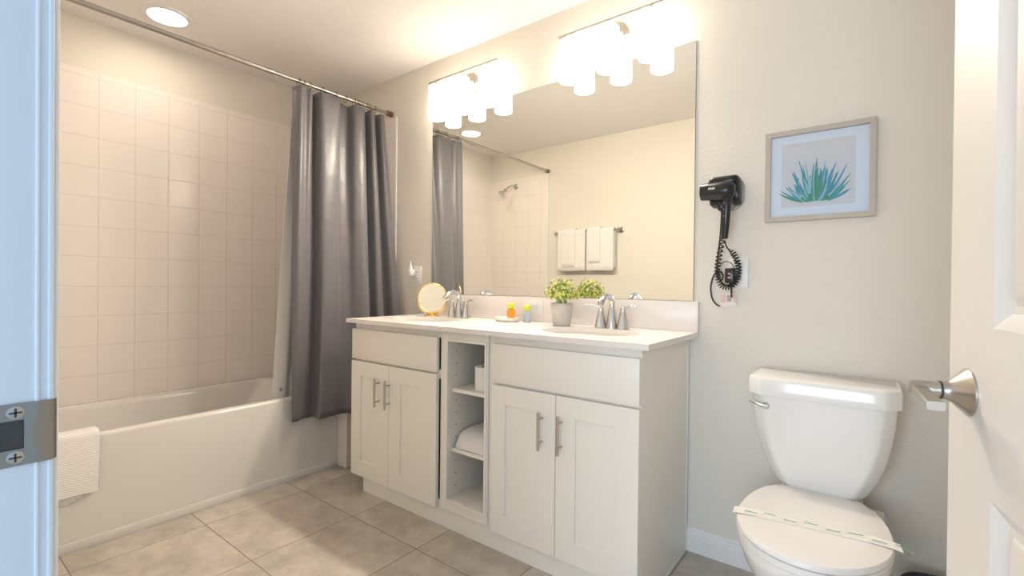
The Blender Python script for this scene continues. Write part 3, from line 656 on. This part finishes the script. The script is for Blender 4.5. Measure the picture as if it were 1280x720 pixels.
for i in range(40):
    th = rnd.random()*2*pi; r = rnd.uniform(0.2, 0.7); tube(b, [(px+0.02*cos(th), py+0.02*sin(th), 0.99), (px+0.06*r*cos(th), py+0.06*r*sin(th), 1.04+0.05*(1-r))], 0.0008, 4)
obj('foliage', b, [M_leaf1, M_leaf2, M_leaf3], pp, smooth=0, recalc=False)

mm = thing('makeup_mirror', 'small round gold makeup mirror on the counter by the curtain', 'mirror', (-1.452, -0.115, 0.9))
mx_, my_ = -1.452, -0.115; nd = Vector((0.60, -0.80, 0.05)).normalized(); cz = 1.005; cc = Vector((mx_, my_, cz))
obj('base', lathe(B(), [(0.046, 0), (0.046, 0.004), (0.040, 0.008), (0.012, 0.014), (0.007, 0.020), (0.007, 0.028)], (mx_, my_, 0.9), (0, 0, 1), 32), M_gold, mm)
u, v = frame_of(nd); rg = [cc+(u*cos(2*pi*k/48)+v*sin(2*pi*k/48))*0.083 for k in range(49)]
b = B(); tube(b, rg, 0.0045, 10, cap=False)
hu = Vector((nd.y, -nd.x, 0)).normalized(); arc = [cc-nd*0.004+(hu*cos(a)+Vector((0, 0, 1))*sin(a))*0.0875 for a in [pi+pi*k/24 for k in range(25)]]
obj('gold_rim', b, M_gold, mm, smooth=60)
obj('yoke', tube(B(), arc, [0.003+0.0045*sin(pi*k/24) for k in range(25)], 10), M_gold, mm, smooth=60)
b = B(); lathe(b, [(0.080, -0.003), (0.081, 0.0), (0.080, 0.002)], cc, nd, 48); obj('mirror_glass', b, M_mirror, mm, smooth=20)

ds = thing('soap_dish', 'white oblong soap dish at the middle of the counter', 'soap dish', (-0.905, -0.10, 0.9))
b = B(); dx_, dy_ = -0.915, -0.105
def eo(a_, b_, z): return [Vector((dx_+a_*cos(2*pi*k/40), dy_+b_*sin(2*pi*k/40), z)) for k in range(40)]
loft(b, [eo(0.062, 0.040, 0.9), eo(0.070, 0.047, 0.909), eo(0.074, 0.050, 0.921), eo(0.070, 0.046, 0.921), eo(0.062, 0.040, 0.910), eo(0.05, 0.03, 0.907)])
obj('dish', b, M_soap, ds, smooth=60)
def bottle(name, x, y, z0, body, lab, s=1.22):
    t = thing(name, lab, 'bottle', (x, y, z0))
    b = B(); loft(b, [[Vector((x+a*cos(2*pi*k/28), y+c*sin(2*pi*k/28), z0+z)) for k in range(28)] for a, c, z in ((0.016*s, 0.012*s, 0), (0.018*s, 0.014*s, 0.003), (0.0185*s, 0.0145*s, 0.045), (0.014*s, 0.012*s, 0.054), (0.009*s, 0.009*s, 0.058))])
    obj('bottle_body', b, body, t, smooth=50)
    obj('cap', lathe(B(), [(0.0135*s, 0), (0.0145*s, 0.002), (0.0145*s, 0.024), (0.012*s, 0.027)], (x, y, z0+0.0585), (0, 0, 1), 24), M_lime, t, label='lime green cap')
bottle('shampoo_bottle', -0.885, -0.108, 0.9078, M_orange, 'small orange bottle with lime cap standing in the soap dish')
bottle('lotion_bottle', -0.800, -0.090, 0.9002, M_clear, 'small pale blue bottle with lime cap beside the soap dish')

# ------------------------------------------------------------------ outlets
def outlet(x, z, y, lab, w=0.070, h=0.115, horiz=False, sw=False):
    if horiz: w, h = h, w
    t = thing('outlet_plate', lab, 'outlet', (x, y, z))
    obj('cover', box(B(), x-w/2, x+w/2, y-0.006, y, z-h/2, z+h/2, 0.002), M_plate, t)
    b = B()
    for s in (-1, 1):
        ox, oz = (s*0.02, 0) if horiz else (0, s*0.02)
        box(b, x+ox-0.015, x+ox+0.015, y-0.0075, y-0.0055, z+oz-0.0145, z+oz+0.0145, 0.001)
        for q in (-1, 1):
            a_, c_ = (0, q*0.006) if horiz else (q*0.006, 0); l = 0.004
            box(b, x+ox+a_-(l if horiz else 0.001), x+ox+a_+(l if horiz else 0.001), y-0.0080, y-0.0074, z+oz+c_-(0.001 if horiz else l), z+oz+c_+(0.001 if horiz else l), mi=1)
    obj('sockets', b, [M_plate, M_slot], t, smooth=0)
    return t
outlet(-0.806, 0.972, -0.0202, 'white outlet set sideways in the backsplash', horiz=True)
outlet(-1.705, 1.138, -0.0002, 'white outlet on the wall beside the curtain')
outlet(0.146, 1.140, -0.0002, 'white outlet on the wall behind the coiled hair dryer cord')
t = thing('night_light', 'small white plug-in freshener in the outlet beside the curtain', 'plug-in', (-1.735, -0.02, 1.165))
b = B(); box(b, -1.752, -1.722, -0.045, -0.0082, 1.135, 1.175, 0.006); lathe(b, [(0.012, 0), (0.010, 0.02), (0.004, 0.035), (0.003, 0.055)], (-1.737, -0.03, 1.173), (0.02, -0.1, 1), 20)
obj('housing', b, M_plate, t, smooth=50)

# ------------------------------------------------------------------ picture
pc = thing('framed_picture', 'grey framed botanical print of blue green leaves above the toilet', 'picture', (0.402, 0, 1.327))
X0, X1, P0, P1 = 0.237, 0.567, 1.327, 1.6565; fw_ = 0.018
b = B()
def mitre(x0, x1, z0, z1, w, y0, y1):
    o = [(x0, z0), (x1, z0), (x1, z1), (x0, z1)]; i_ = [(x0+w, z0+w), (x1-w, z0+w), (x1-w, z1-w), (x0+w, z1-w)]
    rings = [[Vector((p[0], y, p[1])) for p in pp_] for pp_, y in ((o, y1), (o, y0+.001), ([(p[0]+(.001 if p[0] == x0 else -.001), p[1]+(.001 if p[1] == z0 else -.001)) for p in o], y0), (i_, y0), (i_, y1))]
    loft(b, rings, False, False)
mitre(X0, X1, P0, P1, fw_, -0.024, -0.0005)
obj('frame', b, M_frame, pc, smooth=0)
mb = obj('mat_board', box(B(), X0+fw_, X1-fw_, -0.0075, -0.006, P0+fw_, P1-fw_), M_matb, pc, smooth=0)
ax0, ax1, az0, az1 = X0+0.052, X1-0.056, P0+0.050, P1-0.048
obj('print_sheet', box(B(), ax0, ax1, -0.0082, -0.0075, az0, az1), M_print, pc, smooth=0)
b = B(); rnd = random.Random(11); bx_, bz_ = X0+0.160, P0+0.068; npt = 0
for i in range(78):
    side = (i % 13)/6-1
    an = radians(-82+164*((i*0.618034) % 1)); L_ = rnd.uniform(0.075, 0.150)*(1-0.32*abs(sin(an))**2)
    if i % 3 == 0: an *= 0.55; L_ = rnd.uniform(0.07, 0.155)
    sx_ = bx_+0.030*sin(an)+rnd.uniform(-.012, .012); cur = -rnd.uniform(0.0, 0.022)*math.copysign(1, an); w = rnd.uniform(0.0026, 0.0050); yy = -0.00835-0.00001*i
    mi = rnd.choice((0, 0, 1, 2, 2, 3, 3)); tips = (i % 5 == 0); prev = None
    for k in range(11):
        t_ = k/10; c_ = Vector((sx_+sin(an)*L_*t_*0.80+cur*t_*t_, yy, bz_+0.012*rnd.random()*0+cos(an)*L_*t_*1.0+0.016*abs(sin(an))*t_*t_))
        ww = w*(0.70+0.8*t_-1.35*t_**3); nn = Vector((cos(an), 0, -sin(an)))*max(ww, 0.0006)
        cur_ = (b.verts.new(c_-nn), b.verts.new(c_+nn))
        if prev: f = b.faces.new((prev[0], prev[1], cur_[1], cur_[0])); f.material_index = 4 if (tips and k >= 10) else (1 if (k < 4 and i % 2) else mi)
        prev = cur_
obj('leaf_artwork', b, M_art, pc, smooth=0, recalc=False)
b = B(); b.faces.new([b.verts.new(p) for p in ((X0+fw_, -0.014, P0+fw_), (X1-fw_, -0.014, P0+fw_), (X1-fw_, -0.014, P1-fw_), (X0+fw_, -0.014, P1-fw_))]); obj('glass', b, M_pane, pc, smooth=0)

# ------------------------------------------------------------------ hair dryer
hd = thing('hair_dryer', 'black wall-mounted hair dryer with coiled cord beside the mirror', 'hair dryer', (0.10, 0, 1.45))
b = B()
rg = lambda ins, y: [Vector((p.x, y, p.y)) for p in [Vector((q.x, q.y)) for q in rrect(0.052+ins, 0.165-ins, 1.385+ins, 1.515-ins, 0, [0.045-ins*.5]*4, 8)]]
loft(b, [rg(0, -0.0005), rg(0, -0.016), rg(0.005, -0.021)]); obj('mount_plate', b, M_grayp, hd, label='silver grey mount plate')
b = B(); rg = lambda x0, x1, z0, z1, y, r: [Vector((p.x, y, p.y)) for p in rrect(x0, x1, z0, z1, 0, r, 8)]
loft(b, [rg(0.046, 0.156, 1.478, 1.510, -0.018, 0.014), rg(0.046, 0.156, 1.478, 1.512, -0.060, 0.015), rg(0.052, 0.150, 1.480, 1.507, -0.078, 0.012), rg(0.065, 0.14, 1.484, 1.498, -0.085, 0.006)])
loft(b, [rg(0.128, 0.158, 1.40, 1.50, -0.018, 0.012), rg(0.128, 0.158, 1.41, 1.50, -0.060, 0.012), rg(0.132, 0.154, 1.42, 1.49, -0.068, 0.008)])
loft(b, [rg(0.050, 0.100, 1.396, 1.432, -0.018, 0.010), rg(0.050, 0.100, 1.400, 1.430, -0.058, 0.010), rg(0.055, 0.096, 1.404, 1.426, -0.064, 0.008)])
loft(b, [rg(0.078, 0.100, 1.378, 1.42, -0.018, 0.008), rg(0.078, 0.100, 1.382, 1.42, -0.052, 0.008), rg(0.081, 0.097, 1.388, 1.41, -0.056, 0.006)])
obj('cradle', b, M_black, hd, smooth=45)
b = B(); lathe(b, [(0.026, 0), (0.030, 0.002), (0.0315, 0.02), (0.0345, 0.07), (0.036, 0.095), (0.030, 0.112), (0.016, 0.120)], (0.030, -0.092, 1.4515), (1, 0, -0.02), 36)
bar_ = obj('barrel', b, M_black, hd, smooth=50)
obj('nozzle_ring', lathe(B(), [(0.0322, 0), (0.0326, 0.004), (0.0335, 0.022), (0.0345, 0.03)], (0.029, -0.092, 1.4515), (1, 0, -0.02), 36, cap0=False, cap1=False), M_black, bar_)
b = B()
for k, (x, w, h) in enumerate(((0.0, 0.0035, 0.007), (0.006, 0.0035, 0.0085), (0.012, 0.005, 0.007), (0.019, 0.004, 0.0085))):
    box(b, 0.062+x, 0.062+x+w, -0.1275, -0.1258, 1.452, 1.452+h, 0.0003)
obj('logo', b, M_plate, bar_, label='small white printed mark')
P = catmull([(0.123, -0.095, 1.432), (0.122, -0.100, 1.40), (0.119, -0.098, 1.34), (0.116, -0.092, 1.30), (0.113, -0.088, 1.268)], 5)
b = B(); rings = []
for i, p in enumerate(P):
    t_ = i/len(P); w = 0.0175-0.006*t_; rings.append([p+Vector((w*cos(a), w*0.85*sin(a), 0)) for a in [2*pi*k/18 for k in range(18)]])
loft(b, rings); h_ = obj('handle', b, M_black, hd, smooth=50)
for z in (1.40, 1.375, 1.35):
    b = B(); lathe(b, [(0.0022, 0), (0.0018, 0.0015)], (0.116, -0.1125, z), (-0.2, -1, 0), 10); obj('button', b, M_grayp, h_)
# coiled cord (helix around a hanging loop)
axis_ = catmull([(0.113, -0.085, 1.262), (0.118, -0.065, 1.235), (0.135, -0.045, 1.215), (0.148, -0.035, 1.180), (0.152, -0.035, 1.140), (0.142, -0.035, 1.105), (0.118, -0.038, 1.085), (0.092, -0.038, 1.092), (0.078, -0.035, 1.125), (0.076, -0.035, 1.165), (0.083, -0.035, 1.215), (0.094, -0.035, 1.275), (0.100, -0.038, 1.335), (0.098, -0.04, 1.382)], 40)
pts = []; n = len(axis_); up = Vector((0, 1, 0))
for i, p in enumerate(axis_):
    d = (axis_[min(i+1, n-1)]-axis_[max(i-1, 0)]).normalized(); w = d.cross(up).normalized(); e = w.cross(d)
    t_ = i/n; rr = 0.0095*min(1, max(0, (t_-0.10)/0.05))*min(1, (1-t_)/0.08); ph = i*2*pi/11.5
    pts.append(p+(w*cos(ph)+e*sin(ph))*rr)
obj('coiled_cord', tube(B(), pts, 0.0027, 6), M_blackm, hd, smooth=80)
P = catmull([(0.088, -0.030, 1.382), (0.082, -0.020, 1.30), (0.072, -0.016, 1.20), (0.067, -0.016, 1.145), (0.075, -0.016, 1.118), (0.088, -0.020, 1.112), (0.094, -0.022, 1.128), (0.085, -0.022, 1.145), (0.066, -0.018, 1.142), (0.052, -0.014, 1.115), (0.046, -0.012, 1.08), (0.052, -0.012, 1.04), (0.066, -0.012, 1.018), (0.082, -0.012, 1.009)], 8)
obj('power_cord', tube(B(), P, 0.0030, 8), M_blackm, hd, smooth=80)
P = catmull([(0.082, -0.020, 1.168), (0.10, -0.030, 1.184), (0.125, -0.035, 1.178), (0.140, -0.035, 1.155)], 8); obj('cord_tie', tube(B(), P, 0.0016, 6), M_blackm, hd, smooth=80)
b = B(); box(b, 0.106, 0.139, -0.050, -0.0085, 1.100, 1.158, 0.004); box(b, 0.118, 0.126, -0.052, -0.049, 1.118, 1.124, 0.001, mi=1); box(b, 0.118, 0.126, -0.052, -0.049, 1.134, 1.139, 0.001, mi=1)
obj('plug', b, [M_black, M_pink], hd, smooth=45)
obj('plug_cord', tube(B(), [(0.126, -0.035, 1.102), (0.128, -0.034, 1.075), (0.128, -0.03, 1.045)], [0.0045, 0.0035, 0.003], 10), M_blackm, hd)
b = B(); t_ = B(); box(b, 0.078, 0.140, -0.0085, -0.0075, 1.012, 1.060)
for k in range(6): box(b, 0.081+k*0.004, 0.0832+k*0.004, -0.0091, -0.0085, 1.024, 1.056, mi=1)
for k in range(4): box(b, 0.128+k*0.003, 0.1295+k*0.003, -0.0091, -0.0085, 1.026, 1.056, mi=1)
box(b, 0.107, 0.123, -0.0091, -0.0085, 1.028, 1.054, mi=2)
for v in b.verts:
    if v.co.z < 1.02 and v.co.x < 0.1: v.co.z -= 0.008
obj('warning_tag', b, [M_tag, M_pink, M_tagg], hd, smooth=0, label='pinkish paper warning tag')

# ------------------------------------------------------------------ toilet
tl = thing('toilet', 'white two-piece toilet with closed lid beside the vanity', 'toilet', (0.430, -0.40, 0))
tc = 0.430
def tank_ring(hw, yf, yb, z, ch):
    x0, x1 = tc-hw, tc+hw
    P = [(x1, yb), (x0, yb), (x0, yf+ch), (x0+ch*1.0, yf), (x1-ch*1.0, yf), (x1, yf+ch)]; out = []
    # round every corner
    m_ = len(P)
    for i in range(m_):
        a = Vector((*P[i-1], 0)); c = Vector((*P[i], 0)); d = Vector((*P[(i+1) % m_], 0)); r = 0.010
        p0 = c+(a-c).normalized()*r; p1 = c+(d-c).normalized()*r
        for k in range(4): t_ = k/3; q = p0*(1-t_)**2+c*2*t_*(1-t_)+p1*t_*t_; out.append(Vector((q.x, q.y, z)))
    return out
b = B(); rs = []
for hw, yf, z in ((0.095, -0.165, 0.405), (0.118, -0.175, 0.418), (0.128, -0.182, 0.435), (0.150, -0.197, 0.48), (0.171, -0.207, 0.54), (0.184, -0.213, 0.60), (0.1925, -0.217, 0.66), (0.197, -0.220, 0.722)): rs.append(tank_ring(hw, yf, -0.022, z, 0.035))
loft(b, rs); obj('tank', b, M_porc, tl, smooth=45)
b = B(); rs = [tank_ring(0.200, -0.223, -0.016, 0.7225, 0.036), tank_ring(0.2075, -0.230, -0.012, 0.7245, 0.038), tank_ring(0.2085, -0.231, -0.012, 0.770, 0.038), tank_ring(0.205, -0.227, -0.014, 0.780, 0.037), tank_ring(0.195, -0.217, -0.022, 0.7845, 0.034)]
loft(b, rs); obj('tank_lid', b, M_porc, tl, smooth=40)
b = B(); lathe(b, [(0.012, 0), (0.012, 0.004), (0.008, 0.010)], (0.281, -0.2185, 0.689), (0, -1, 0), 20)
rings = []
for i, p in enumerate(catmull([(0.288, -0.232, 0.689), (0.270, -0.236, 0.692), (0.250, -0.236, 0.698), (0.232, -0.232, 0.702)], 5)):
    w = 0.0085-0.0003*i; rings.append([p+Vector((0, 0.0035*cos(a), w*sin(a))) for a in [2*pi*k/14 for k in range(14)]])
loft(b, rings); obj('flush_lever', b, M_chrome, tl, smooth=50, label='chrome flush lever')
def egg(s, z, front=-0.665, back=-0.165, dy=0.0, bw=0.100):
    """seat outline; s = inset"""
    pts = []; a = 0.187-s; cy = -0.43; bf = (cy-front)-s
    for k in range(33):
        th = pi+pi*k/32; pts.append(Vector((tc+a*cos(th), cy+bf*sin(th)+dy, z)))
    side = [(0.184, -0.37), (0.177, -0.32), (0.165, -0.27), (0.148, -0.225), (0.122, -0.19)]
    for x, y in side: pts.append(Vector((tc+x-s, y+dy, z)))
    pts.append(Vector((tc+bw-s*0.5, back-s+dy, z))); pts.append(Vector((tc-bw+s*0.5, back-s+dy, z)))
    for x, y in side[::-1]: pts.append(Vector((tc-x+s, y+dy, z)))
    return pts
b = B(); loft(b, [egg(0.003, 0.4035), egg(0.0, 0.407), egg(0.0, 0.416), egg(0.004, 0.421), egg(0.02, 0.4235), egg(0.06, 0.4255)]); obj('seat_lid', b, M_seat, tl, smooth=40)
b = B(); loft(b, [egg(0.004, 0.3835), egg(0.001, 0.386), egg(0.001, 0.398), egg(0.004, 0.4015)]); obj('seat_ring', b, M_seat, tl, smooth=40)
for s in (-1, 1):
    b = B(); box(b, tc+s*0.075-0.018, tc+s*0.075+0.018, -0.182, -0.145, 0.378, 0.408, 0.006); obj('seat_hinge', b, M_seat, tl)
def bowl_ring(sx, front, back, z):
    """egg section: half width sx, from front to back"""
    pts = []; cy = -0.42
    for k in range(40):
        th = 2*pi*k/40; x = sx*cos(th)
        y = cy+(cy-front)*sin(th) if sin(th) < 0 else cy+(back-cy)*(sin(th)**1.0)*(1.0)
        if sin(th) > 0: x = sx*math.copysign(abs(cos(th))**0.7, cos(th))
        pts.append(Vector((tc+x, y, z)))
    return pts
b = B(); loft(b, [bowl_ring(0.125, -0.55, -0.13, 0), bowl_ring(0.120, -0.545, -0.135, 0.03), bowl_ring(0.105, -0.53, -0.14, 0.10), bowl_ring(0.110, -0.54, -0.12, 0.17), bowl_ring(0.140, -0.59, -0.08, 0.25), bowl_ring(0.168, -0.635, -0.04, 0.31), bowl_ring(0.181, -0.655, -0.03, 0.35), bowl_ring(0.184, -0.660, -0.028, 0.372), bowl_ring(0.178, -0.652, -0.032, 0.382)])
obj('bowl', b, M_porc, tl, smooth=50)
obj('tank_deck', box(B(), tc-0.115, tc+0.115, -0.175, -0.025, 0.375, 0.4045, 0.008), M_porc, tl)
# paper band across the lid
bd = thing('sanitary_band', 'white paper band with green print across the toilet lid', 'paper band', (tc, -0.45, 0.426))
A0, A1 = Vector((0.240, -0.476)), Vector((0.630, -0.435)); ln_ = (A1-A0); du = ln_.normalized(); dv = Vector((-du.y, du.x))
def bandz(s):
    x = s/ln_.length; X = A0.x+ln_.x*x
    e = max(0, abs(X-tc)-0.150)
    return 0.4262-0.0022*min(1, e/0.03)-0.25*max(0, e-0.034)
b = B(); rows_ = []
for w, dz in ((-0.022, 0), (0.022, 0), (0.022, 0.0006), (-0.022, 0.0006)):
    rows_.append([Vector(((A0+du*s+dv*w).x, (A0+du*s+dv*w).y, bandz(s)+dz)) for s in [ln_.length*k/40 for k in range(41)]])
rows_.append(rows_[0]); loft(b, rows_, False, False, closed=False)
obj('paper_strip', b, M_paper, bd, smooth=0)
b = B()
def bq(s0, s1, w0, w1, mi, sk=0.0):
    f = b.faces.new([b.verts.new(Vector(((A0+du*s+dv*w).x, (A0+du*s+dv*w).y, bandz(s)+0.0012))) for s, w in ((s0, w0), (s1, w0), (s1+sk, w1), (s0+sk, w1))]); f.material_index = mi
rnd = random.Random(5)
for k in range(8):
    s = 0.030+k*0.050; up_ = k % 2
    if s > 0.39: break
    w = 0.010 if up_ else -0.004; x = s
    for q in range(7):
        l = rnd.uniform(0.0026, 0.005); h = rnd.choice((0.0035, 0.0035, 0.0055)); bq(x, x+l, w, w+h, 0, 0.001); x += l+0.0008
    bq(s, s+0.03, w-0.0012, w-0.0002, 0)
    prev = None
    for q in range(10):
        a = pi*q/9; bq(s+0.015-0.018*cos(a)-0.002, s+0.015-0.018*cos(a)+0.002, w-0.0145+0.006*sin(a), w-0.0125+0.006*sin(a), 1 if k != 5 else 2)
obj('green_lettering', b, [M_greenp, M_palep, M_pinkp], bd, smooth=0, recalc=False)
# supply valve
sv = thing('supply_valve', 'white water supply valve on the wall behind the toilet', 'valve', (0.585, 0, 0.33))
b = B(); box(b, 0.572, 0.600, -0.090, -0.062, 0.285, 0.368, 0.004); cyl(b, (0.586, -0.0005, 0.31), (0.586, -0.07, 0.31), 0.008); lathe(b, [(0.026, 0), (0.024, 0.004), (0.01, 0.008)], (0.586, -0.0005, 0.31), (0, -1, 0), 24)
obj('valve_body', b, M_plate, sv)
P = [(0.560, -0.060, 0.30), (0.545, -0.060, 0.36), (0.525, -0.070, 0.404)]; obj('supply_hose', tube(B(), P, 0.006, 10), M_plate, sv)

# waste bin
wb = thing('waste_bin', 'dark round waste bin between the toilet and the door', 'waste bin', (0.725, -0.165, 0))
b = B(); lathe(b, [(0.075, 0), (0.078, 0.004), (0.086, 0.207), (0.088, 0.211), (0.088, 0.216), (0.084, 0.216), (0.080, 0.207), (0.072, 0.008)], (0.725, -0.165, 0), (0, 0, 1), 40)
obj('bin_body', b, M_bin, wb, smooth=50)
